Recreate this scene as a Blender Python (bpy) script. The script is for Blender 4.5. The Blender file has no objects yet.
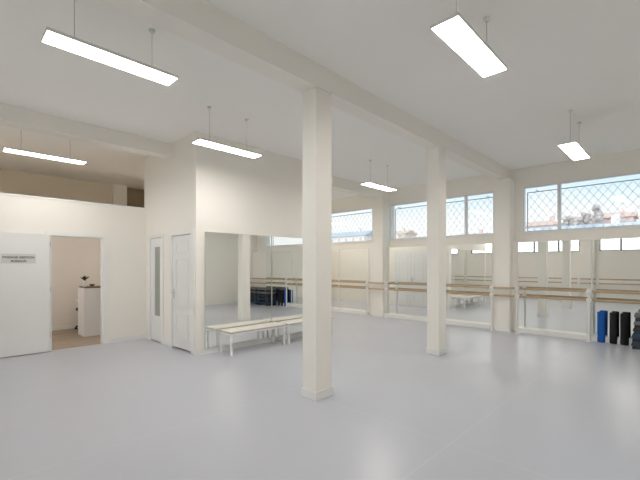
import bpy, bmesh, math, random
from mathutils import Vector, Matrix

random.seed(7)
S = bpy.context.scene
COL = S.collection
V = Vector

# ------------------------------------------------------------------ helpers
ORG = {}


def bm_new():
    return bmesh.new()


def box(bm, lo, hi):
    x0, y0, z0 = lo
    x1, y1, z1 = hi
    vs = [bm.verts.new(p) for p in ((x0, y0, z0), (x1, y0, z0), (x1, y1, z0), (x0, y1, z0),
                                    (x0, y0, z1), (x1, y0, z1), (x1, y1, z1), (x0, y1, z1))]
    for f in ((0, 3, 2, 1), (4, 5, 6, 7), (0, 1, 5, 4), (1, 2, 6, 5), (2, 3, 7, 6), (3, 0, 4, 7)):
        bm.faces.new([vs[i] for i in f])
    return vs


def frustum(bm, lo, hi, inset):
    vs = box(bm, lo, hi)
    cx, cy = (lo[0] + hi[0]) / 2, (lo[1] + hi[1]) / 2
    for v in vs[4:]:
        v.co.x += inset if v.co.x < cx else -inset
        v.co.y += inset if v.co.y < cy else -inset
    return vs


def tube(bm, p0, p1, r, seg=12, r1=None, cap=True):
    p0, p1 = V(p0), V(p1)
    d = (p1 - p0).normalized()
    a = V((0, 0, 1)) if abs(d.z) < .9 else V((1, 0, 0))
    u = d.cross(a).normalized()
    w = d.cross(u)
    r1 = r if r1 is None else r1
    A, B = [], []
    for i in range(seg):
        t = 2 * math.pi * i / seg
        o = u * math.cos(t) + w * math.sin(t)
        A.append(bm.verts.new(p0 + o * r))
        B.append(bm.verts.new(p1 + o * r1))
    for i in range(seg):
        j = (i + 1) % seg
        bm.faces.new((A[i], A[j], B[j], B[i]))
    if cap:
        bm.faces.new(A[::-1])
        bm.faces.new(B)


def lathe(bm, c, prof, seg=24):
    """profile (radius, z) list turned about the vertical through c; closed if the ends have radius 0"""
    rings = []
    for r, z in prof:
        if r <= 1e-6:
            rings.append([bm.verts.new((c[0], c[1], c[2] + z))])
        else:
            rings.append([bm.verts.new((c[0] + r * math.cos(2 * math.pi * i / seg),
                                        c[1] + r * math.sin(2 * math.pi * i / seg), c[2] + z)) for i in range(seg)])
    for a, b in zip(rings, rings[1:]):
        for i in range(seg):
            j = (i + 1) % seg
            if len(a) == 1 and len(b) == 1:
                continue
            if len(a) == 1:
                bm.faces.new((a[0], b[j], b[i]))
            elif len(b) == 1:
                bm.faces.new((a[i], a[j], b[0]))
            else:
                bm.faces.new((a[i], a[j], b[j], b[i]))


def obj(name, bm, m, parent=None, bevel=0, smooth=False, org=None):
    o0 = ORG.get(parent.name, V((0, 0, 0))) if parent else (V(org) if org else V((0, 0, 0)))
    bmesh.ops.recalc_face_normals(bm, faces=bm.faces)
    bmesh.ops.translate(bm, verts=bm.verts, vec=-o0)
    me = bpy.data.meshes.new(name)
    bm.to_mesh(me)
    bm.free()
    me.materials.append(m)
    o = bpy.data.objects.new(name, me)
    COL.objects.link(o)
    if parent:
        o.parent = parent
    elif org:
        o.location = o0
    ORG[o.name] = o0
    if smooth:
        me.polygons.foreach_set('use_smooth', [True] * len(me.polygons))
        me.set_sharp_from_angle(angle=math.radians(40))
    if bevel:
        b = o.modifiers.new('bevel', 'BEVEL')
        b.width = bevel
        b.segments = 2
        b.limit_method = 'ANGLE'
    return o


def boxes(name, m, parent, *bs, bevel=0):
    bm = bm_new()
    for lo, hi in bs:
        box(bm, lo, hi)
    return obj(name, bm, m, parent, bevel)


def tag(o, label, cat, group=None, kind=None):
    o['label'] = label
    o['category'] = cat
    if group:
        o['group'] = group
    if kind:
        o['kind'] = kind
    return o


def thing(name, label, cat, loc, group=None, kind=None):
    o = bpy.data.objects.new(name, None)
    o.empty_display_size = .1
    COL.objects.link(o)
    o.location = loc
    ORG[o.name] = V(loc)
    return tag(o, label, cat, group, kind)


def dup(root, loc, label, rotz=None, group=None):
    r = root.copy()
    COL.objects.link(r)
    r.location = loc
    r['label'] = label
    if rotz is not None:
        r.rotation_euler = (0, 0, rotz)
    if group:
        r['group'] = group
    for ch in list(root.children):
        c = ch.copy()
        COL.objects.link(c)
        c.parent = r
        for g in list(ch.children):
            d = g.copy()
            COL.objects.link(d)
            d.parent = c
    return r


# ------------------------------------------------------------------ materials
def mat(name, col, rough=.5, metal=0, spec=.5, noise=0, scale=8, bump=0, bscale=200, col2=None):
    m = bpy.data.materials.new(name)
    m.use_nodes = True
    nt = m.node_tree
    N, L = nt.nodes, nt.links
    b = N['Principled BSDF']
    b.inputs['Roughness'].default_value = rough
    b.inputs['Metallic'].default_value = metal
    b.inputs['Specular IOR Level'].default_value = spec
    b.inputs['Base Color'].default_value = (*col, 1)
    tc = N.new('ShaderNodeTexCoord')
    if noise or col2:
        nz = N.new('ShaderNodeTexNoise')
        nz.inputs['Scale'].default_value = scale
        nz.inputs['Detail'].default_value = 4
        mx = N.new('ShaderNodeMix')
        mx.data_type = 'RGBA'
        c2 = col2 or tuple(c * (1 - noise) for c in col)
        mx.inputs['A'].default_value = (*col, 1)
        mx.inputs['B'].default_value = (*c2, 1)
        L.new(tc.outputs['Object'], nz.inputs['Vector'])
        L.new(nz.outputs['Fac'], mx.inputs['Factor'])
        L.new(mx.outputs['Result'], b.inputs['Base Color'])
    if bump:
        n2 = N.new('ShaderNodeTexNoise')
        n2.inputs['Scale'].default_value = bscale
        bp = N.new('ShaderNodeBump')
        bp.inputs['Strength'].default_value = bump
        bp.inputs['Distance'].default_value = .01
        L.new(tc.outputs['Object'], n2.inputs['Vector'])
        L.new(n2.outputs['Fac'], bp.inputs['Height'])
        L.new(bp.outputs['Normal'], b.inputs['Normal'])
    return m


def glow(name, col, strength):
    m = bpy.data.materials.new(name)
    m.use_nodes = True
    b = m.node_tree.nodes['Principled BSDF']
    b.inputs['Base Color'].default_value = (.8, .8, .8, 1)
    b.inputs['Emission Color'].default_value = (*col, 1)
    b.inputs['Emission Strength'].default_value = strength
    return m


def glass(name, tint=(.97, .985, .98), refl=.05):
    m = bpy.data.materials.new(name)
    m.use_nodes = True
    N, L = m.node_tree.nodes, m.node_tree.links
    N.remove(N['Principled BSDF'])
    t = N.new('ShaderNodeBsdfTransparent')
    t.inputs['Color'].default_value = (*tint, 1)
    g = N.new('ShaderNodeBsdfGlossy')
    g.inputs['Roughness'].default_value = .02
    x = N.new('ShaderNodeMixShader')
    x.inputs['Fac'].default_value = refl
    L.new(t.outputs[0], x.inputs[1])
    L.new(g.outputs[0], x.inputs[2])
    L.new(x.outputs[0], N['Material Output'].inputs['Surface'])
    return m


def wood(name, a, b, scale=(1.5, 14, 14), rough=.45, axis='x'):
    m = bpy.data.materials.new(name)
    m.use_nodes = True
    N, L = m.node_tree.nodes, m.node_tree.links
    p = N['Principled BSDF']
    p.inputs['Roughness'].default_value = rough
    tc = N.new('ShaderNodeTexCoord')
    mp = N.new('ShaderNodeMapping')
    mp.inputs['Scale'].default_value = scale
    nz = N.new('ShaderNodeTexNoise')
    nz.inputs['Scale'].default_value = 2.5
    nz.inputs['Detail'].default_value = 6
    mx = N.new('ShaderNodeMix')
    mx.data_type = 'RGBA'
    mx.inputs['A'].default_value = (*a, 1)
    mx.inputs['B'].default_value = (*b, 1)
    L.new(tc.outputs['Object'], mp.inputs['Vector'])
    L.new(mp.outputs[0], nz.inputs['Vector'])
    L.new(nz.outputs['Fac'], mx.inputs['Factor'])
    L.new(mx.outputs['Result'], p.inputs['Base Color'])
    return m


WALLC = (.90, .87, .81)
M_wall = mat('cream wall paint', WALLC, .75, spec=.25, noise=.02, scale=1.2, bump=.03)
M_ceil = mat('white ceiling paint', (.94, .93, .905), .85, spec=.2, noise=.02, scale=.8, bump=.03)
M_beam = mat('beam paint', (.89, .865, .81), .8, spec=.2, noise=.02, scale=1.2, bump=.03)
M_white = mat('white gloss paint', (.86, .86, .84), .4, spec=.4, noise=.015, scale=3)
M_door = mat('white door paint', (.84, .84, .83), .45, spec=.4, noise=.015, scale=3)
M_metal = mat('white powder coated metal', (.84, .84, .82), .35, spec=.5)
M_frame = mat('white window frame', (.82, .83, .84), .4, spec=.4)
M_dframe = mat('dark grey window frame', (.10, .11, .12), .4, spec=.4)
M_steel = mat('brushed steel', (.62, .62, .62), .3, metal=1)
M_sign = mat('silver sign plate', (.70, .71, .70), .4, metal=.15, noise=.05, scale=6)
M_ink = mat('dark sign lettering', (.06, .06, .06), .6)
M_cord = mat('grey steel suspension cord', (.5, .5, .49), .5)
M_alu = mat('white aluminium lamp housing', (.72, .72, .70), .4)
M_led = glow('led diffuser', (1, .95, .885), 19.5)
M_led_dim = glow('dimmer led diffuser', (1, .95, .90), 11.5)
M_frost = mat('frosted grey door glass', (.36, .38, .35), .25, spec=.5, noise=.05, scale=4)
M_bench = wood('pale cream bench boards', (.88, .84, .77), (.82, .76, .67), (14, 1.5, 14))
M_edge = mat('brown bench edging', (.20, .14, .10), .5)
M_rail = wood('beech barre', (.56, .43, .29), (.45, .33, .21), (2, 18, 18), .4)
M_blue = mat('blue foam', (.018, .13, .50), .8, spec=.2, noise=.15, scale=60, bump=.1)
M_black = mat('black foam', (.022, .022, .027), .75, spec=.25, noise=.2, scale=60, bump=.1)
M_sgrey = mat('grey stepper plastic', (.15, .165, .17), .55, noise=.1, scale=20)
M_snavy = mat('dark blue stepper plastic', (.018, .045, .085), .5, noise=.1, scale=20)
M_sblack = mat('black stepper plastic', (.018, .02, .024), .5, noise=.1, scale=20)
M_desk = mat('white counter laminate', (.84, .86, .91), .4, noise=.02, scale=2)
M_desktop = wood('walnut counter top', (.22, .14, .09), (.14, .09, .055))
M_pot = mat('white ceramic', (.86, .86, .85), .25)
M_leaf = mat('dark green leaf', (.035, .055, .03), .5, noise=.3, scale=30)
M_bronze = mat('dark brown bowl', (.10, .06, .04), .4)
M_chair = mat('black office chair', (.02, .02, .025), .6)
M_panel = mat('brown shutter board', (.30, .24, .16), .7, noise=.08, scale=3)
M_net = mat('blue grey net rope', (.30, .36, .45), .7)
M_nframe = mat('grey net frame', (.22, .27, .33), .5)

m = M_mirror = bpy.data.materials.new('silvered mirror')
m.use_nodes = True
_b = m.node_tree.nodes['Principled BSDF']
_b.inputs['Base Color'].default_value = (.92, .935, .915, 1)
_b.inputs['Metallic'].default_value = 1
_b.inputs['Roughness'].default_value = .015
M_glass = glass('window pane glass')


def floor_material():
    m = bpy.data.materials.new('blue grey dance vinyl')
    m.use_nodes = True
    N, L = m.node_tree.nodes, m.node_tree.links
    p = N['Principled BSDF']
    p.inputs['Specular IOR Level'].default_value = .5
    tc = N.new('ShaderNodeTexCoord')
    sep = N.new('ShaderNodeSeparateXYZ')
    L.new(tc.outputs['Object'], sep.inputs[0])

    def math_(op, a, b=None):
        n = N.new('ShaderNodeMath')
        n.operation = op
        for i, v in ((0, a), (1, b)):
            if v is None:
                continue
            if isinstance(v, (int, float)):
                n.inputs[i].default_value = v
            else:
                L.new(v, n.inputs[i])
        return n.outputs[0]

    def line(out, off, period, half):
        a = math_('ADD', out, off)
        a = math_('PINGPONG', a, period / 2)          # 0 at every seam
        return math_('LESS_THAN', a, half)
    sx = line(sep.outputs['X'], 1.43 + 20, 2.0, .006)
    sy = line(sep.outputs['Y'], -3.06 + 36, 6.0, .006)
    seam = math_('MAXIMUM', sx, sy)
    nz = N.new('ShaderNodeTexNoise')
    nz.inputs['Scale'].default_value = .7
    nz.inputs['Detail'].default_value = 5
    L.new(tc.outputs['Object'], nz.inputs['Vector'])
    fine = N.new('ShaderNodeTexNoise')
    fine.inputs['Scale'].default_value = 12
    fine.inputs['Detail'].default_value = 6
    L.new(tc.outputs['Object'], fine.inputs['Vector'])
    mx = N.new('ShaderNodeMix')
    mx.data_type = 'RGBA'
    mx.inputs['A'].default_value = (.54, .555, .61, 1)
    mx.inputs['B'].default_value = (.505, .52, .575, 1)
    L.new(nz.outputs['Fac'], mx.inputs['Factor'])
    m2 = N.new('ShaderNodeMix')
    m2.data_type = 'RGBA'
    m2.inputs['B'].default_value = (.68, .70, .735, 1)
    L.new(mx.outputs['Result'], m2.inputs['A'])
    L.new(math_('MULTIPLY', seam, .3), m2.inputs['Factor'])
    L.new(m2.outputs['Result'], p.inputs['Base Color'])
    r = math_('ADD', math_('MULTIPLY', nz.outputs['Fac'], .06), math_('MULTIPLY', fine.outputs['Fac'], .015))
    L.new(math_('ADD', r, .25), p.inputs['Roughness'])
    return m


def plank_material():
    m = bpy.data.materials.new('oak plank floor')
    m.use_nodes = True
    N, L = m.node_tree.nodes, m.node_tree.links
    p = N['Principled BSDF']
    p.inputs['Roughness'].default_value = .45
    tc = N.new('ShaderNodeTexCoord')
    mp = N.new('ShaderNodeMapping')
    mp.inputs['Rotation'].default_value = (0, 0, math.pi / 2)
    br = N.new('ShaderNodeTexBrick')
    br.inputs['Color1'].default_value = (.37, .295, .22, 1)
    br.inputs['Color2'].default_value = (.30, .235, .17, 1)
    br.inputs['Mortar'].default_value = (.16, .11, .07, 1)
    br.inputs['Scale'].default_value = 1
    br.inputs['Brick Width'].default_value = 1.2
    br.inputs['Row Height'].default_value = .13
    br.inputs['Mortar Size'].default_value = .003
    L.new(tc.outputs['Object'], mp.inputs['Vector'])
    L.new(mp.outputs[0], br.inputs['Vector'])
    L.new(br.outputs['Color'], p.inputs['Base Color'])
    return m


M_floor = floor_material()
M_plank = plank_material()

# ------------------------------------------------------------------ dimensions (metres)
H = 3.79            # ceiling
YM = 9.36           # face of the lower far wall behind the mirrors
XE, XW = 1.25, -11.5
YN, YS = 9.55, -.9
XP = -8.05          # face of the reception partition
XM = -5.90          # face of the mirror wall
YD = 3.05           # face of the wall with the two closet doors
YB = 6.30           # far face of the closet block
PT = 2.69           # partition height
T = .25
NW = [(-9.6, -7.0), (-6.36, -3.34), (-2.71, .32)]   # openings in the north wall
SW = [(-7.85, -6.95), (-6.30, -3.40), (-2.70, .70)]
NZ = (2.285, 3.35)
SZ = (2.14, 3.36)


def st(name, label, cat, m, *bs, bevel=0):
    return tag(boxes(name, m, None, *bs, bevel=bevel), label, cat, kind='structure')


st('floor', 'pale blue grey vinyl dance floor of the large hall', 'floor', M_floor,
   ((XP - .05, YS - T, -.12), (XE + T, YB, 0)), ((XW - T, YB, -.12), (XE + T, YN + T, 0)))
st('floor_reception', 'brown wooden plank floor seen through the open reception doorway', 'floor', M_plank,
   ((XW - T, YS - T, -.12), (XP - .05, YB, 0)))
st('ceiling', 'white flat ceiling over the whole hall', 'ceiling', M_ceil, ((XW - T, YS - T, H), (XE + T, YN + T, H + .2)))


def wall_with_holes(y0, y1, holes, z):
    bs = [((XW - T, y0, 0), (XE + T, y1, z[0])), ((XW - T, y0, z[1]), (XE + T, y1, H))]
    x = XW - T
    for a, b in holes:
        bs.append(((x, y0, z[0]), (a, y1, z[1])))
        x = b
    bs.append(((x, y0, z[0]), (XE + T, y1, z[1])))
    return bs


st('wall_north', 'cream far wall with the row of high windows above the mirrors', 'wall', M_wall,
   *wall_with_holes(YN, YN + T, NW, NZ))
st('wall_south', 'cream wall with high windows seen only in the far mirrors', 'wall', M_wall,
   *wall_with_holes(YS - T, YS, SW, SZ))
st('wall_east', 'plain cream wall seen only reflected in the mirror behind the benches', 'wall', M_wall,
   ((XE, YS, 0), (XE + T, YN, H)))
st('wall_west', 'beige wall far behind and above the reception partition', 'wall', mat('beige wall paint', (.80, .73, .62), .8, noise=.03, scale=1),
   ((XW - T, YS, 0), (XW, YN, H)))
st('wall_partition', 'low cream partition on the left with the open reception doorway', 'partition', M_wall,
   ((XP - .10, YS, 0), (XP, 1.41, PT)), ((XP - .10, 2.24, 0), (XP, YD, PT)),
   ((XP - .10, 1.41, 2.06), (XP, 2.24, PT)))
st('trim_1', 'pale capping strip along the top of the reception partition', 'trim', M_white,
   ((XP - .12, YS, PT), (XP + .015, YD, PT + .03)))
st('wall_reception', 'greyish back wall of the reception room behind the white counter', 'wall',
   mat('reception wall paint', (.84, .79, .75), .8, noise=.02), ((-10.65, YS, 0), (-10.55, YB - .1, PT)))
st('baseboard_reception', 'white baseboard on the reception back wall', 'baseboard', M_white,
   ((-10.55, YS, 0), (-10.535, YB - .1, .10)))
# closet block
st('wall_closet', 'white wall with two closet doors between the partition and the mirror wall', 'wall', M_wall,
   ((-8.15, YD, 0), (-7.84, YD + .1, H)), ((-7.24, YD, 0), (-6.86, YD + .1, H)),
   ((-6.0, YD, 0), (XM, YD + .1, H)), ((-7.84, YD, 2.10), (-7.24, YD + .1, H)), ((-6.86, YD, 2.10), (-6.0, YD + .1, H)),
   ((-8.15, YD + .1, 0), (-8.05, YB - .1, H)))
st('wall_mirrored', 'beige wall above and around the large mirror behind the benches', 'wall', M_wall,
   ((XM - .1, YD + .1, 0), (XM, YB, H)))
st('wall_back', 'white wall with double doors seen only reflected in the far mirrors', 'wall', M_wall,
   ((XW, YB - .1, 0), (XM - .1, YB, H)))

# beams
st('beam', 'long ceiling beam running over the two free columns to the far wall', 'beam', M_beam,
   ((-3.18, YS, 3.53), (-2.95, YN, H)))
st('beam', 'ceiling beam on the left, meeting the closet wall above the closet doors', 'beam', M_beam,
   ((-7.10, YS, 3.555), (-6.84, YD, H)))
st('beam', 'short ceiling beam at the back reaching the corner pilaster left of the windows', 'beam', M_beam,
   ((-6.72, YB, 3.53), (-6.38, YN, H)))


def column(label, x0, y0):
    t = thing('column', label, 'column', (x0 + .115, y0 + .115, 0), kind='structure')
    boxes('shaft', M_wall, t, ((x0 + .002, y0 + .004, 0), (x0 + .228, y0 + .263, 3.53)), bevel=.006)
    bm = bm_new()
    box(bm, (x0 - .008, y0 - .008, 0), (x0 + .238, y0 + .275, .10))
    obj('plinth', bm, M_white, t, .005)


column('nearest square white column, standing free in mid floor', -3.185, 2.965)
column('second square white column, standing beyond the nearest one', -3.185, 5.90)


def pilaster(label, x0, x1, y0, y1, top):
    t = thing('pilaster', label, 'pilaster', ((x0 + x1) / 2, (y0 + y1) / 2, 0), kind='structure')
    boxes('shaft', M_wall, t, ((x0, y0, 0), (x1, y1, top)), bevel=.005)
    boxes('plinth', M_white, t, ((x0 - .012, y0 - .012 if y0 > 4 else y0, 0), (x1 + .012, y1 if y0 > 4 else y1 + .012, .09)))


pilaster('cream pilaster on the far wall under the long beam, right of the second column', -3.19, -2.865, 9.15, YN, 3.53)
pilaster('cream pilaster on the far wall left of the second column', -6.73, -6.37, 9.18, YN, 3.53)
pilaster('cream corner pilaster reflected in the mirror behind the benches', .88, XE, 9.2, YN, H)
pilaster('cream pilaster between high windows, seen reflected in the right far mirror', -3.19, -2.865, YS, YS + .3, 3.53)

st('wall_north_lower', 'thicker lower part of the far wall carrying the mirror panels', 'wall', M_wall,
   ((XW, YM, 0), (-6.73, YN, 2.075)), ((-6.37, YM, 0), (-3.19, YN, 2.075)), ((-2.865, YM, 0), (XE, YN, 2.075)))

# far upper wall: pilaster and brown board behind the partition
tag(boxes('pilaster', M_wall, None, ((XW, 3.42, 0), (XW + .12, 3.78, H))),
    'beige pilaster high behind the partition, left of the brown shutter', 'pilaster', kind='structure')
tb = thing('shutter', 'brown shutter board high behind the partition next to the closet wall', 'shutter', (XW + .03, 4.25, 2.4))
boxes('board', M_panel, tb, ((XW, 3.80, 2.4), (XW + .03, 4.9, 3.72)))
boxes('frame', M_panel, tb, ((XW, 3.79, 3.72), (XW + .06, 4.95, 3.76)), ((XW, 3.785, 2.4), (XW + .06, 3.81, 3.72)))

# baseboards
BB = .09
st('baseboard_left', 'white baseboard along the reception partition', 'baseboard', M_white,
   ((XP, 2.31, 0), (XP + .014, YD, BB)), ((XP, YS, 0), (XP + .014, 1.34, BB)))
st('baseboard_closet', 'white baseboard under the closet doors wall', 'baseboard', M_white,
   ((XP + .014, YD - .014, 0), (-7.90, YD, BB)), ((-7.18, YD - .014, 0), (-6.92, YD, BB)),
   ((-5.94, YD - .014, 0), (XM + .014, YD, BB)))
st('baseboard_mirror', 'white baseboard under the mirror behind the benches', 'baseboard', M_white,
   ((XM, YD, 0), (XM + .014, YB + .014, BB)))
st('baseboard_back', 'white baseboard of the back wall seen only in the mirrors', 'baseboard', M_white,
   ((XW, YB, 0), (-8.09, YB + .014, BB)), ((-6.63, YB, 0), (XM, YB + .014, BB)))
st('baseboard_right', 'white baseboard of the plain wall seen only in the mirror', 'baseboard', M_white,
   ((XE - .014, YS, 0), (XE, 9.18, BB)))
st('baseboard_south', 'white baseboard below the barre seen only in the far mirrors', 'baseboard', M_white,
   ((XP + .02, YS, 0), (-3.21, YS + .014, BB)), ((-2.85, YS, 0), (XE - .02, YS + .014, BB)))


# ------------------------------------------------------------------ windows
def window(n, label, x0, x1, z0, z1, yin, out, mull, mf, split=None):
    """yin: inner wall face, out: +1 when outside lies at larger y"""
    t = thing('window_%d' % n, label, 'window', ((x0 + x1) / 2, yin, z0), kind='structure')
    ya, yb = sorted((yin + out * .02, yin + out * .08))
    w = .035
    boxes('window_frame', mf, t, ((x0, ya, z0), (x1, yb, z0 + w)), ((x0, ya, z1 - w), (x1, yb, z1)),
          ((x0, ya, z0 + w), (x0 + w, yb, z1 - w)), ((x1 - w, ya, z0 + w), (x1, yb, z1 - w)))
    xs = [x0 + w]
    for a in mull:
        boxes('mullion', mf, t, ((a - .033, ya - .004, z0 + w), (a + .033, yb + .004, z1 - w)))
        xs += [a - .033, a + .033]
    xs.append(x1 - w)
    ym = (ya + yb) / 2
    for a, b in zip(xs[::2], xs[1::2]):
        boxes('pane', M_glass, t, ((a, ym - .003, z0 + w), (b, ym + .003, z1 - w)))
    s0, s1 = sorted((yin - out * .035, yin + out * .02))
    boxes('sill', M_wall if mf is M_dframe else M_white, t, ((x0 - .03, s0, z0 - .03), (x1 + .03, s1, z0)), bevel=.004)


window(1, 'leftmost high window of the far wall, between the two free columns in the picture', *NW[0], *NZ, YN, 1, [-8.98], M_frame)
window(2, 'middle high window of the far wall, behind the second free column', *NW[1], *NZ, YN, 1, [-5.03, -4.055], M_frame)
window(3, 'wide high window at the right of the far wall above the foam rollers', *NW[2], *NZ, YN, 1, [-1.975], M_frame)
window(4, 'narrow dark framed high window seen only in mirrors', *SW[0], *SZ, YS, -1, [], M_dframe)
window(5, 'dark framed high window reflected left of the reflected pilaster', *SW[1], *SZ, YS, -1, [-5.2, -4.2], M_dframe)
window(6, 'dark framed high window reflected at the right edge above the foam rollers', *SW[2], *SZ, YS, -1, [-1.99, -.6], M_dframe)


# safety nets outside the far windows
def net(label, x0, x1, z0, z1, y):
    t = thing('safety_net', label, 'net', ((x0 + x1) / 2, y, z0), 'diamond nets outside the high windows')
    r = .011
    bm = bm_new()
    tube(bm, (x0, y, z1), (x1, y, z1), r, 8)
    tube(bm, (x0, y, z0), (x1, y, z0), r, 8)
    tube(bm, (x0, y, z0), (x0, y, z1), r, 8)
    tube(bm, (x1, y, z0), (x1, y, z1), r, 8)
    for x in (x0 + .25, x1 - .25):                       # brackets back to the wall
        tube(bm, (x, y, z1), (x, YN + T, z1), r * .9, 8)
        tube(bm, (x, y, z0), (x, YN + T, z0), r * .9, 8)
    obj('net_frame', bm, M_nframe, t)
    pw, ph = .165, .225
    k = ph / pw
    bm = bm_new()
    n = int((x1 - x0 + (z1 - z0) / k) / pw) + 2
    for i in range(n):
        for s in (1, -1):
            xs = x0 - (z1 - z0) / k + i * pw                 # where the s=+1 wire meets z0
            a0 = xs if s == 1 else x1 + x0 - xs
            p = []
            lo, hi = 0.0, z1 - z0
            # x = a0 + s*z/k must stay between x0 and x1
            za, zb = sorted(((x0 - a0) * k * s, (x1 - a0) * k * s))
            lo, hi = max(lo, za), min(hi, zb)
            if hi - lo > .03:
                tube(bm, (a0 + s * lo / k, y + s * .004, z0 + lo), (a0 + s * hi / k, y + s * .004, z0 + hi), .0036, 5, cap=False)
    obj('net_mesh', bm, M_net, t)


net('diamond safety net outside the leftmost high window', -9.9, -7.0, 2.18, 3.29, 10.05)
net('diamond safety net outside the middle high window', -6.49, -3.36, 2.18, 3.29, 10.05)
net('diamond safety net outside the wide right window', -2.735, .55, 2.18, 3.29, 10.05)


# ------------------------------------------------------------------ doors
def handle(parent, p, axis, side):
    """lever handle; p on the leaf face, axis = outward normal, side = lever direction"""
    p, a, s = V(p), V(axis), V(side)
    h = bm_new()
    up = V((0, 0, 1))
    q = [p + s * .02 * i + up * .085 * j for i, j in ((-1, -1), (1, -1), (1, 1), (-1, 1))]
    lo = [h.verts.new(v) for v in q]
    hi = [h.verts.new(v + a * .006) for v in q]
    h.faces.new(lo[::-1])
    h.faces.new(hi)
    for i in range(4):
        h.faces.new((lo[i], lo[(i + 1) % 4], hi[(i + 1) % 4], hi[i]))
    tube(h, p + up * .02, p + up * .02 + a * .05, .009, 10)
    tube(h, p + up * .02 + a * .045, p + up * .02 + a * .045 + s * .11, .009, 10)
    return obj('door_handle', h, M_steel, parent)


# 1: reception door, folded open flat against the partition
d = thing('door_1', 'white door folded open flat against the partition, carrying a small silver sign', 'door', (XP, 1.39, 0), kind='structure')
leaf = boxes('leaf', M_door, d, ((XP + .025, .54, .012), (XP + .065, 1.385, 2.07)), bevel=.003)
handle(leaf, (XP + .065, .60, 1.02), (1, 0, 0), (0, 1, 0))
bm = bm_new()
for z in (.25, 1.05, 1.85):
    tube(bm, (XP + .035, 1.395, z), (XP + .035, 1.395, z + .09), .008, 10)
obj('hinge', bm, M_steel, d)
sp = boxes('sign_plate', M_sign, d, ((XP + .065, .725, 1.555), (XP + .069, 1.185, 1.715)))
sp['label'] = 'silver sign plate with two lines of dark lettering'
for txt, z, sz in (('PASSAGE GESTION', 1.640, .050), ('BUREAUX', 1.578, .046)):
    c = bpy.data.curves.new('lettering', 'FONT')
    c.body = txt
    c.size = sz
    c.align_x = 'CENTER'
    c.extrude = .0008
    c.offset = .0012
    c.materials.append(M_ink)
    o = bpy.data.objects.new('lettering', c)
    COL.objects.link(o)
    o.parent = sp
    o.rotation_euler = (math.pi / 2, 0, math.pi / 2)
    o.location = V((XP + .0702, .955, z)) - ORG[d.name]
# its casing
st('trim_2', 'white casing around the open reception doorway', 'trim', M_white,
   ((XP, 2.24, 0), (XP + .018, 2.31, 2.13)), ((XP, 1.34, 2.06), (XP + .018, 2.24, 2.13)), ((XP, 1.395, 0), (XP + .018, 1.41, 2.06)),
   ((XP - .10, 2.225, 0), (XP, 2.24, 2.06)), ((XP - .10, 1.41, 0), (XP, 1.425, 2.06)), ((XP - .10, 1.425, 2.045), (XP, 2.225, 2.06)))

# 2: narrow glazed closet door
d = thing('door_2', 'narrow white closet door with a tall grey glass pane', 'door', (-7.54, YD, 0), kind='structure')
y0, y1 = YD + .005, YD + .045
boxes('leaf', M_door, d, ((-7.80, y0, .02), (-7.63, y1, 2.06)), ((-7.37, y0, .02), (-7.28, y1, 2.06)),
      ((-7.63, y0, .02), (-7.37, y1, .52)), ((-7.63, y0, 1.89), (-7.37, y1, 2.06)))
boxes('pane', M_frost, d, ((-7.63, y0 + .012, .52), (-7.37, y0 + .024, 1.89)))['label'] = 'tall grey frosted glass pane'
boxes('door_frame', M_white, d, ((-7.90, YD - .018, 0), (-7.80, YD, 2.15)), ((-7.28, YD - .018, 0), (-7.18, YD, 2.15)),
      ((-7.80, YD - .018, 2.07), (-7.28, YD, 2.15)), ((-7.84, YD, 0), (-7.80, YD + .1, 2.10)), ((-7.28, YD, 0), (-7.24, YD + .1, 2.10)),
      ((-7.80, YD, 2.07), (-7.28, YD + .1, 2.10)), bevel=.003)


def panel_leaf(parent, x0, x1, y0, y1, z0, z1, face, m):
    """leaf with two raised-edge panels on the face at y=face side (-1 or +1)"""
    lf = boxes('leaf', m, parent, ((x0, y0, z0), (x1, y1, z1)), bevel=.003)
    yf = y0 if face < 0 else y1
    b = bm_new()
    mx = .13
    for za, zb in ((z0 + .16, z0 + .62), (z0 + .74, z0 + 1.62), (z0 + 1.72, z1 - .11)):
        a, c, w, t = x0 + mx, x1 - mx, .022, .012
        ya, yb = sorted((yf, yf + face * t))
        for lo, hi in (((a, ya, za), (c, yb, za + w)), ((a, ya, zb - w), (c, yb, zb)),
                       ((a, ya, za + w), (a + w, yb, zb - w)), ((c - w, ya, za + w), (c, yb, zb - w))):
            box(b, lo, hi)
    obj('moulding', b, m, parent, .004)
    return lf


# 3: panelled closet door
d = thing('door_3', 'white panelled closet door with a steel lever handle beside the mirror wall', 'door', (-6.43, YD, 0), kind='structure')
lf = panel_leaf(d, -6.80, -6.06, YD + .012, YD + .052, .03, 2.06, -1, M_door)
handle(lf, (-6.755, YD + .012, 1.0), (0, -1, 0), (1, 0, 0))
boxes('door_frame', M_white, d, ((-6.92, YD - .018, 0), (-6.80, YD, 2.15)), ((-6.06, YD - .018, 0), (-5.94, YD, 2.15)),
      ((-6.80, YD - .018, 2.07), (-6.06, YD, 2.15)), ((-6.86, YD, 0), (-6.80, YD + .1, 2.10)), ((-6.06, YD, 0), (-6.0, YD + .1, 2.10)),
      ((-6.80, YD, 2.07), (-6.06, YD + .1, 2.10)), bevel=.003)

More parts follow.
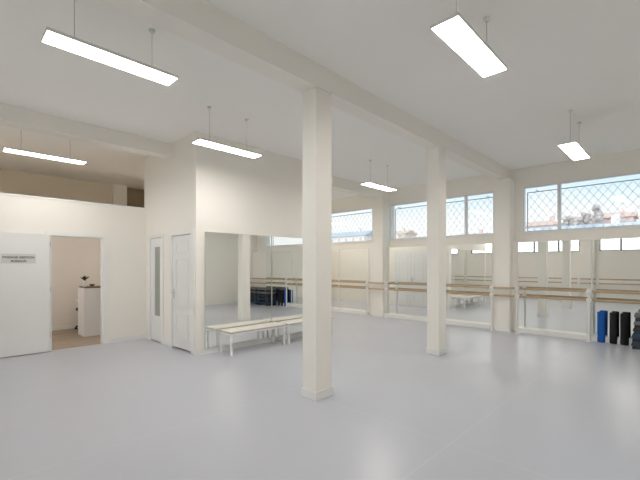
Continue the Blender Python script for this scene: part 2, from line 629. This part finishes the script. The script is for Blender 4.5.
# 4: double doors in the back wall, seen only in the mirrors
d = thing('door_4', 'white panelled double doors seen only reflected in the far mirror', 'door', (-7.36, YB, 0), kind='structure')
for x0, x1 in ((-8.02, -7.363), (-7.357, -6.70)):
    lf = panel_leaf(d, x0, x1, YB + .002, YB + .04, .01, 2.02, 1, M_door)
handle(lf, (-7.31, YB + .04, 1.0), (0, 1, 0), (1, 0, 0))
boxes('door_frame', M_white, d, ((-8.09, YB, 0), (-8.02, YB + .05, 2.10)), ((-6.70, YB, 0), (-6.63, YB + .05, 2.10)),
      ((-8.02, YB, 2.02), (-6.70, YB + .05, 2.10)))


# ------------------------------------------------------------------ mirrors
def slab(bm, pts, off, z0, z1):
    """upright sheet between two plan points, thickened along off"""
    (xa, ya), (xb, yb) = pts
    ox, oy = off
    q = [(xa, ya), (xb, yb), (xb + ox, yb + oy), (xa + ox, ya + oy)]
    lo = [bm.verts.new((x, y, z0)) for x, y in q]
    hi = [bm.verts.new((x, y, z1)) for x, y in q]
    bm.faces.new(lo[::-1])
    bm.faces.new(hi)
    for i in range(4):
        bm.faces.new((lo[i], lo[(i + 1) % 4], hi[(i + 1) % 4], hi[i]))


def mirror_n(label, x0, x1, z0=.105, z1=2.06, skew=.006):
    t = thing('wall_mirror', label, 'mirror', ((x0 + x1) / 2, YM, 0), 'mirror panels on the far wall')
    k = skew * (x1 - x0)
    b = bm_new()
    slab(b, ((x0 + .012, YM - .008), (x1 - .012, YM - .008 - k)), (0, .004), z0, z1 - .012)
    obj('glass', b, M_mirror, t)
    boxes('edge_trim', M_white, t, ((x0, YM - .025, z0), (x0 + .012, YM - .0005, z1)), ((x1 - .012, YM - .025, z0), (x1, YM - .0005, z1)),
          ((x0 + .012, YM - .025, z1 - .012), (x1 - .012, YM - .0005, z1)))
    boxes('ledge', M_white, t, ((x0, 9.19, .0), (x1, YM - .0005, z0)), bevel=.006)


mirror_n('mirror panel below the leftmost high window, its left half hidden', -9.5, -8.245)
mirror_n('mirror panel below the leftmost high window, next to the corner pilaster', -8.24, -6.985)
mirror_n('mirror panel just left of the second column, reflecting the double doors', -6.34, -4.885)
mirror_n('mirror panel between the second column and the long beam pilaster', -4.88, -3.31)
mirror_n('mirror panel right of the long beam pilaster, reflecting both columns', -2.755, -1.355)
mirror_n('mirror panel behind the foam rollers at the right edge', -1.35, .05)


def mirror_w(label, y0, y1, skew):
    t = thing('wall_mirror', label, 'mirror', (XM, (y0 + y1) / 2, .09), 'mirror panels behind the benches')
    k = skew * (y1 - y0)
    b = bm_new()
    slab(b, ((XM + .006 + k, y0), (XM + .006, y1)), (.005, 0), .10, 2.10)
    obj('glass', b, M_mirror, t)
    b = bm_new()
    slab(b, ((XM + .0005, y0), (XM + .0005, y1)), (.005, 0), .095, 2.095)
    obj('backing', b, M_white, t)


mirror_w('large wall mirror behind the nearer white bench', 3.20, 4.655, .015)
mirror_w('large wall mirror behind the farther white bench', 4.66, 6.10, .011)


# ------------------------------------------------------------------ barres
def barre(label, spans, posts, y, wall, zs):
    """rails along x at y on floor posts, with short arms to the wall"""
    t = thing('ballet_barre', label, 'barre', (posts[0], y, 0), 'double ballet barres')
    s = 1 if wall > y else -1
    for x in posts:
        b = bm_new()
        tube(b, (x, y, 0), (x, y, zs[0] + .055), .023, 14)
        lathe(b, (x, y, 0), [(0, 0), (.055, 0), (.055, .008), (.03, .014), (0, .014)], 18)
        lathe(b, (x, y, zs[0] + .05), [(0, 0), (.023, 0), (.02, .012), (0, .018)], 14)
        p = obj('post', b, M_metal, t, smooth=True)
        for z in zs:
            b = bm_new()
            box(b, (x - .045, y - .042, z - .038), (x + .045, y + .042, z + .038))
            obj('bracket', b, M_metal, p, .012)
    for a, c in spans:
        for z in zs:
            b = bm_new()
            tube(b, (a, y, z), (c, y, z), .025, 16)
            obj('rail', b, M_rail, t, smooth=True)


PX = [-9.3, -6.86, -6.17, -4.70, -3.23, -2.68, -1.36, .95]
barre('double wooden barre on white posts along the far mirrors', list(zip(PX, PX[1:])), PX, 9.08, YN, (1.005, .83))
PS = [-7.6, -6.0, -4.6, -3.35, -2.70, -1.3, .3]
barre('double wooden barre below the high windows, seen only in the far mirrors', list(zip(PS, PS[1:])), PS, YS + .45, YS, (.95, .77))


# ------------------------------------------------------------------ lamps
def make_lamp(label, x, y, z=3.25, L=1.06, W=.225, led=M_led):
    t = thing('pendant_lamp', label, 'lamp', (x, y, z), 'flat rectangular pendant lamps')
    w, l = W / 2, L / 2
    b = bm_new()
    box(b, (x - w, y - l, z + .004), (x + w, y + l, z + .028))
    e = .006
    for lo, hi in (((x - w, y - l, z), (x - w + e, y + l, z + .004)), ((x + w - e, y - l, z), (x + w, y + l, z + .004)),
                   ((x - w + e, y - l, z), (x + w - e, y - l + e, z + .004)), ((x - w + e, y + l - e, z), (x + w - e, y + l, z + .004))):
        box(b, lo, hi)
    obj('housing', b, M_alu, t)
    boxes('diffuser', led, t, ((x - w + e, y - l + e, z + .0005), (x + w - e, y + l - e, z + .0039)))
    for s in (-1, 1):
        b = bm_new()
        yy = y + s * .32
        tube(b, (x, yy, z + .028), (x, yy, H - .02), .0028, 6)
        lathe(b, (x, yy, z + .028), [(0, 0), (.012, 0), (.012, .02), (.004, .03), (0, .03)], 12)
        c = obj('cord', b, M_cord, t)
        b = bm_new()
        lathe(b, (x, yy, H - .025), [(0, 0), (.022, 0), (.03, .012), (.03, .025), (0, .025)], 16)
        obj('canopy', b, M_alu, c)
    return t


make_lamp('large bright panel lamp hanging at the upper left, nearest the viewer', -3.675, 1.127, 3.36, led=M_led_dim)
make_lamp('bright panel lamp hanging at the top right, above the open floor', -1.30, 3.207, 3.36)
make_lamp('slim panel lamp hanging in front of the wall above the bench mirror', -4.865, 3.04)
make_lamp('slim panel lamp hanging over the reception partition at far left', -7.28, 1.22, led=M_led_dim)
make_lamp('distant panel lamp hanging between the two free columns', -4.83, 6.83)
make_lamp('panel lamp hanging before the wide right window', -1.195, 6.79)


make_lamp('added fill panel lamp over the reception room, outside the picture', -9.35, .15, 3.0)  # unseen lamp added to brighten the reception room
make_lamp('added fill panel lamp over the rear of the reception room, hidden by the closet block', -9.4, 4.42, 3.0)  # second unseen lamp, added to lift the dark reception wall
make_lamp('added fill panel lamp in the back bay, hidden behind the nearest column', -7.9, 7.6)  # invented lamp that lights the back wall shown in the far mirrors
make_lamp('added fill panel lamp at the far end of the hidden back bay', -10.3, 7.6)  # another invented lamp, fills the back bay with light

# ------------------------------------------------------------------ benches
def make_bench(label, x0, x1, y0, y1, h=.40):
    t = thing('bench', label, 'bench', ((x0 + x1) / 2, (y0 + y1) / 2, 0), 'white benches along the mirror')
    n = 3
    w = (x1 - x0 - .012 * (n - 1)) / n
    b = bm_new()
    for i in range(n):
        a = x0 + i * (w + .012)
        box(b, (a, y0, h - .022), (a + w, y1, h))
    obj('seat', b, M_bench, t, .004)
    boxes('edge_strip', M_edge, t, ((x1 - .004, y0 + .002, h - .029), (x1 - .001, y1 - .002, h - .0225)),
          ((x0 + .001, y0 + .001, h - .029), (x1 - .004, y0 + .004, h - .0225)))
    q = .036
    boxes('seat_frame', M_metal, t, ((x0 + .006, y0 + q, h - .062), (x0 + .006 + .03, y1 - q, h - .0225)),
          ((x1 - .036, y0 + q, h - .062), (x1 - .006, y1 - q, h - .0225)),
          ((x0 + q, y0 + .006, h - .062), (x1 - q, y0 + q, h - .0225)), ((x0 + q, y1 - q, h - .062), (x1 - q, y1 - .006, h - .0225)))
    for xa in (x0 + .003, x1 - .003 - q):
        for ya in (y0 + .005, y1 - .005 - q):
            l = boxes('leg', M_metal, t, ((xa, ya, .008), (xa + q, ya + q, h - .0225)), bevel=.003)
            boxes('foot_cap', M_metal, l, ((xa + .002, ya + .002, 0), (xa + q - .002, ya + q - .002, .008)))
    return t


make_bench('nearer white bench with pale seat standing before the mirror', -5.815, -5.46, 3.45, 4.66)
make_bench('farther white bench with pale seat, partly hidden by the nearest column', -5.815, -5.46, 4.73, 6.02)


# ------------------------------------------------------------------ foam rollers and steppers
def make_roller(label, x, y, r, h, m):
    bm = bm_new()
    lathe(bm, (x, y, 0), [(r * .42, h - .10), (r * .42, h - .006), (r * .48, h), (r - .008, h), (r, h - .008),
                          (r, .008), (r - .008, 0), (r * .42, 0), (r * .42, h - .10)], 32)
    o = obj('foam_roller', bm, m, smooth=True, org=(x, y, 0))
    return tag(o, label, 'foam roller', 'foam rollers standing by the mirror')


make_roller('blue foam roller standing upright on the floor before the mirror', -1.18, 9.205, .066, .60, M_blue)
make_roller('black foam roller standing right beside the blue one', -.99, 9.20, .060, .60, M_black)
make_roller('black foam roller standing between its black twin and the stepper stack', -.82, 9.19, .066, .60, M_black)


def make_stepper(name, label, x0, y0, z, L, D, h, m, m2, group):
    t = thing(name, label, 'stepper', (x0 + L / 2, y0 + D / 2, z), group)
    b = bm_new()
    frustum(b, (x0, y0, z + h * .45), (x0 + L, y0 + D, z + h), .018)
    obj('platform', b, m, t, .01)
    for a in (x0 + .015, x0 + L - .135):
        b = bm_new()
        frustum(b, (a, y0 + .015, z), (a + .12, y0 + D - .015, z + h * .45), .006)
        obj('foot', b, m2, t, .006)
    b = bm_new()
    box(b, (x0 + .05, y0 + .04, z + h), (x0 + L - .05, y0 + D - .04, z + h + .003))
    obj('grip_mat', b, M_sblack, t)
    return t


cfg = [(.132, M_snavy, M_sblack, 0), (.132, M_snavy, M_sblack, 0), (.118, M_sblack, M_snavy, .02), (.118, M_sgrey, M_sblack, .03), (.15, M_sgrey, M_sblack, .04)]
words = ['dark blue stepper at the bottom', 'dark blue stepper second from the bottom', 'black stepper in the middle',
         'grey stepper second from the top', 'grey stepper on top']
for x0, where in ((-.70, 'of the stack beside the foam rollers'), (.02, 'of the stack reflected beyond, nearest the corner')):
    z = 0
    for (h, a, b_, ins), w in zip(cfg, words):
        make_stepper('stepper', w + ' ' + where, x0 + ins, 8.83 + ins * .5, z, .68 - ins, .36 - ins, h, a, b_, 'steppers stacked by the mirror')
        z += h + .003

# ------------------------------------------------------------------ reception
t = thing('reception_counter', 'white reception counter with a thin dark wooden top, seen through the doorway', 'counter', (-9.4, 2.75, 0))
boxes('body', M_desk, t, ((-9.62, 2.18, .0), (-9.12, 3.30, 1.035)), bevel=.004)
boxes('counter_top', M_desktop, t, ((-9.62, 2.20, 1.035), (-9.115, 3.30, 1.058)), bevel=.003)
boxes('work_surface', M_desk, t, ((-9.95, 2.20, .72), (-9.62, 3.30, .75)))

t = thing('potted_plant', 'small white vase with dark leaves on the reception counter', 'plant', (-9.40, 2.255, 1.058))
bm = bm_new()
lathe(bm, (-9.40, 2.255, 1.058), [(0, 0), (.036, 0), (.046, .035), (.043, .095), (.034, .132), (.029, .132), (.036, .09), (.036, .02), (0, .02)], 24)
obj('vase', bm, M_pot, t, smooth=True)
bm = bm_new()
rnd = random.Random(3)
for i in range(26):
    a, e = rnd.uniform(0, 6.28), rnd.uniform(.75, 1.45)
    L = rnd.uniform(.08, .145)
    dv = V((math.cos(a) * math.cos(e), math.sin(a) * math.cos(e), math.sin(e)))
    b0 = V((-9.40, 2.255, 1.182))
    sd = dv.cross(V((0, 0, 1))).normalized()
    tip = b0 + dv * L + V((0, 0, -.02 * rnd.random()))
    mid = b0 + dv * L * .62
    w = .022
    n = sd.cross(dv) * .006
    tube(bm, b0, b0 + dv * L * .35, .002, 5)
    vs = [bm.verts.new(p) for p in (b0 + dv * L * .25, mid + sd * w + n, tip, mid - sd * w + n, mid - n)]
    bm.faces.new((vs[0], vs[1], vs[4]))
    bm.faces.new((vs[1], vs[2], vs[4]))
    bm.faces.new((vs[2], vs[3], vs[4]))
    bm.faces.new((vs[3], vs[0], vs[4]))
obj('leaves', bm, M_leaf, t)

bm = bm_new()
c = (-9.40, 2.40, 1.058)
lathe(bm, c, [(0, 0), (.03, 0), (.033, .006), (.05, .03), (.055, .05), (.05, .05), (.043, .03), (.02, .012), (0, .01)], 24)
tag(obj('bowl', bm, M_bronze, smooth=True, org=c), 'small dark bowl on the reception counter right of the vase', 'bowl')

t = thing('office_chair', 'black office chair half hidden behind the left end of the reception counter', 'chair', (-10.22, 2.50, 0))
cx, cy = -10.22, 2.40
bm = bm_new()
box(bm, (cx - .2, cy - .09, .44), (cx + .2, cy + .32, .51))
obj('seat', bm, M_chair, t, .02)
bm = bm_new()
box(bm, (cx - .2, cy + .30, .60), (cx + .2, cy + .35, .86))
obj('backrest', bm, M_chair, t, .02)
bm = bm_new()
tube(bm, (cx, cy + .1, .08), (cx, cy + .1, .45), .025, 12)
tube(bm, (cx, cy + .31, .47), (cx, cy + .325, .66), .015, 8)
obj('column_post', bm, M_chair, t)
bm = bm_new()
for i in range(5):
    a = 2 * math.pi * i / 5 + .3
    e = (cx + .24 * math.cos(a), cy + .1 + .24 * math.sin(a), .07)
    tube(bm, (cx, cy + .1, .10), e, .016, 8)
    tube(bm, (e[0] - .012, e[1], .028), (e[0] + .012, e[1], .028), .028, 12)
    tube(bm, (e[0], e[1], .03), e, .01, 8)
obj('star_base', bm, M_chair, t)

# ------------------------------------------------------------------ outside: far colours paled to imitate haze
M_ground = mat('pale dry ground', (.38, .36, .33), .95, noise=.2, scale=.1)
M_hill = mat('hillside with painted haze', (.46, .42, .42), .95, noise=.2, scale=.05)  # distance haze is put into this pale colour
M_h = [mat('white house render', (.62, .60, .58), .9), mat('pink house render', (.56, .44, .42), .9), mat('sand house render', (.58, .52, .45), .9)]
M_roof = [mat('pale terracotta roof', (.56, .44, .40), .9, noise=.2, scale=2), mat('blue grey roof', (.36, .41, .48), .8, noise=.1, scale=2)]
M_hwin = mat('house window', (.38, .39, .42), .4)
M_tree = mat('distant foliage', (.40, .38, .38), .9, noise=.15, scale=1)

tag(boxes('ground', M_ground, None, ((-160, YN + T, -.7), (120, 75, -.5)), ((-160, -60, -.7), (120, YS - T, -.5))),
    'pale ground outside the building', 'ground', kind='structure')
# a hillside rising to the north
bm = bm_new()
nx, ny = 60, 14
g = []
rnd = random.Random(11)


def hill_z(x, y):
    f = max(0, min(1, (y - 45) / 75))
    f = f * f * (3 - 2 * f)
    return -.6 + f * (10.4 + 1.1 * math.sin(x * .06 + 1) + .8 * math.sin(x * .17))


for j in range(ny + 1):
    g.append([])
    for i in range(nx + 1):
        x = -200 + 300 * i / nx
        y = 45 + 95 * j / ny
        g[-1].append(bm.verts.new((x, y, hill_z(x, y))))
for j in range(ny):
    for i in range(nx):
        bm.faces.new((g[j][i], g[j][i + 1], g[j + 1][i + 1], g[j + 1][i]))
o = obj('hill', bm, M_hill, smooth=True)
tag(o, 'hillside paled for haze, far outside the high windows', 'hill', kind='structure')


def house(label, x, y, w, d, h, wm, rm, rh=1.4):
    z = min(hill_z(x + a, y + b) for a in (-w / 2, w / 2) for b in (0, d)) - .3
    z1 = hill_z(x, y) + h
    t = thing('house', label, 'house', (x, y, z), 'houses on the hillside outside the windows')
    boxes('walls', wm, t, ((x - w / 2, y, z), (x + w / 2, y + d, z1)))
    b = bm_new()
    e = .4
    p = [(x - w / 2 - e, y - e, z1), (x + w / 2 + e, y - e, z1), (x + w / 2 + e, y + d + e, z1), (x - w / 2 - e, y + d + e, z1),
         (x - w / 2 - e, y + d / 2, z1 + rh), (x + w / 2 + e, y + d / 2, z1 + rh)]
    v = [b.verts.new(q) for q in p]
    for f in ((0, 1, 5, 4), (2, 3, 4, 5), (0, 4, 3), (1, 2, 5), (0, 3, 2, 1)):
        b.faces.new([v[i] for i in f])
    r = obj('roof', b, rm, t)
    boxes('chimney', wm, r, ((x + w * .2, y + d * .4, z1 + .2), (x + w * .2 + .8, y + d * .4 + .8, z1 + rh + .9)))
    n = max(2, int(w / 2.6))
    for i in range(n):
        cx = x - w / 2 + w * (i + .5) / n
        boxes('window', M_hwin, t, ((cx - .45, y - .06, z1 - 1.9), (cx + .45, y + .02, z1 - .6)))


hs = [(-24, 96, 9, 7, 3.2, 1, 0, 'pink house on the hill seen at the left of the wide right window'),
      (-18, 108, 7, 7, 3.4, 0, 0, 'white house on the hill beside the tall trees, seen in the right window'),
      (-11, 100, 7, 6, 4.0, 1, 0, 'tall pink house on the hill below the tall trees, in the right window'),
      (-4.2, 109, 5, 7, 3.0, 2, 0, 'sand coloured house on the hill near the right edge of the window'),
      (-52, 94, 8, 7, 2.6, 2, 0, 'sand coloured house on the hill seen left of the long beam pilaster'),
      (-41.5, 100, 8, 7, 2.4, 1, 0, 'pink house on the hill seen in the narrow pane before the pilaster'),
      (-68, 103, 10, 7, 2.6, 2, 0, 'broad sand coloured house on the hill seen just left of the second column'),
      (-61, 90, 6, 6, 2.0, 0, 0, 'small white house on the hill, partly behind the second column')]
for x, y, w, dd, h, a, b_, lab in hs:
    house(lab, x, y, w, dd, h, M_h[a], M_roof[b_])
house('long low building with a blue grey roof at the foot of the right window', -8.5, 52, 12, 7, 6.0, M_h[0], M_roof[1], .9)
house('broad building with a blue grey roof seen through the leftmost window', -76, 88, 17, 8, 4.6, M_h[0], M_roof[1], 1.8)


def tree(label, x, y, h, r):
    z = hill_z(x, y)
    t = thing('tree', label, 'tree', (x, y, z), 'trees on the hillside outside the windows')
    b = bm_new()
    tube(b, (x, y, z - .2), (x, y, z + h * .7), .22, 8, .1)
    obj('trunk', b, M_tree, t)
    b = bm_new()
    rn = random.Random(int(abs(x * 10)))
    for i in range(9):
        a = rn.uniform(0, 6.28)
        q = V((x + math.cos(a) * r * .5, y + math.sin(a) * r * .5, z + h * (.55 + .45 * i / 9)))
        bmesh.ops.create_icosphere(b, subdivisions=2, radius=r * rn.uniform(.4, .65), matrix=Matrix.Translation(q))
    for v in b.verts:
        v.co += V((rn.uniform(-1, 1), rn.uniform(-1, 1), rn.uniform(-1, 1))) * r * .08
    obj('crown', b, M_tree, t)


tree('tallest slim tree on the hill seen in the wide right window', -13.2, 97, 7.0, 1.0)
tree('bushy tree on the hill left of the tallest one', -15.6, 98, 5.4, 1.3)
tree('small bushy tree on the hill between the pink houses', -18.0, 95, 5.0, 1.2)

# ------------------------------------------------------------------ sky
w = bpy.data.worlds.new('sky')
S.world = w
w.use_nodes = True
N, L = w.node_tree.nodes, w.node_tree.links
bg = N['Background']
tc = N.new('ShaderNodeTexCoord')
sep = N.new('ShaderNodeSeparateXYZ')
L.new(tc.outputs['Generated'], sep.inputs[0])


def ramp(src, stops):
    r = N.new('ShaderNodeValToRGB')
    e = r.color_ramp.elements
    while len(e) < len(stops):
        e.new(.5)
    for k, (p, c) in zip(e, stops):
        k.position = p
        k.color = (*c, 1)
    L.new(src, r.inputs[0])
    return r.outputs[0]


# pale blue overhead, white haze by the horizon, drifting cloud
sky = ramp(sep.outputs['Z'], [(0.0, (.55, .53, .50)), (.012, (1, 1, 1)), (.115, (.98, .99, 1.0)), (.17, (.70, .86, .96)), (.35, (.58, .79, .94)), (1, (.6, .77, .92))])
nz = N.new('ShaderNodeTexNoise')
nz.inputs['Scale'].default_value = 7
nz.inputs['Detail'].default_value = 6
L.new(tc.outputs['Generated'], nz.inputs['Vector'])
cl = ramp(nz.outputs['Fac'], [(.46, (0, 0, 0)), (.80, (.7, .7, .7))])
mx = N.new('ShaderNodeMix')
mx.data_type = 'RGBA'
mx.inputs['B'].default_value = (1, 1, 1, 1)
L.new(cl, mx.inputs['Factor'])
L.new(sky, mx.inputs['A'])
# the half of the sky on the sunny (south) side is far brighter
mr = N.new('ShaderNodeMapRange')
mr.interpolation_type = 'SMOOTHSTEP'
mr.inputs['From Min'].default_value = .25
mr.inputs['From Max'].default_value = -.6
mr.inputs['To Min'].default_value = .73
mr.inputs['To Max'].default_value = 2.0
L.new(sep.outputs['Y'], mr.inputs['Value'])
sun = N.new('ShaderNodeMapRange')
sun.inputs['From Min'].default_value = .1
sun.inputs['From Max'].default_value = -.4
L.new(sep.outputs['Y'], sun.inputs['Value'])
m3 = N.new('ShaderNodeMix')
m3.data_type = 'RGBA'
m3.inputs['B'].default_value = (.97, .985, 1, 1)
L.new(sun.outputs[0], m3.inputs['Factor'])
L.new(mx.outputs['Result'], m3.inputs['A'])
L.new(m3.outputs['Result'], bg.inputs['Color'])
L.new(mr.outputs[0], bg.inputs['Strength'])

# ------------------------------------------------------------------ camera and view
cam = bpy.data.cameras.new('camera')
cam.sensor_width = 36
cam.lens = 36 * 373.5 / 640
cam.shift_y = 25.5 / 640
cam.clip_start = .02
cam.clip_end = 600
co = bpy.data.objects.new('camera', cam)
COL.objects.link(co)
co.location = (0, 0, 1.52)
co.rotation_euler = (math.pi / 2, 0, .773)
S.camera = co
S.view_settings.view_transform = 'Standard'
S.view_settings.look = 'None'
S.view_settings.gamma = 1
S.view_settings.use_curve_mapping = False
S.view_settings.exposure = .76
S.cycles.use_denoising = True
S.cycles.max_bounces = 14
S.cycles.diffuse_bounces = 8
S.cycles.glossy_bounces = 8
S.cycles.transparent_max_bounces = 16
S.cycles.sample_clamp_indirect = 8
S.cycles.caustics_reflective = True
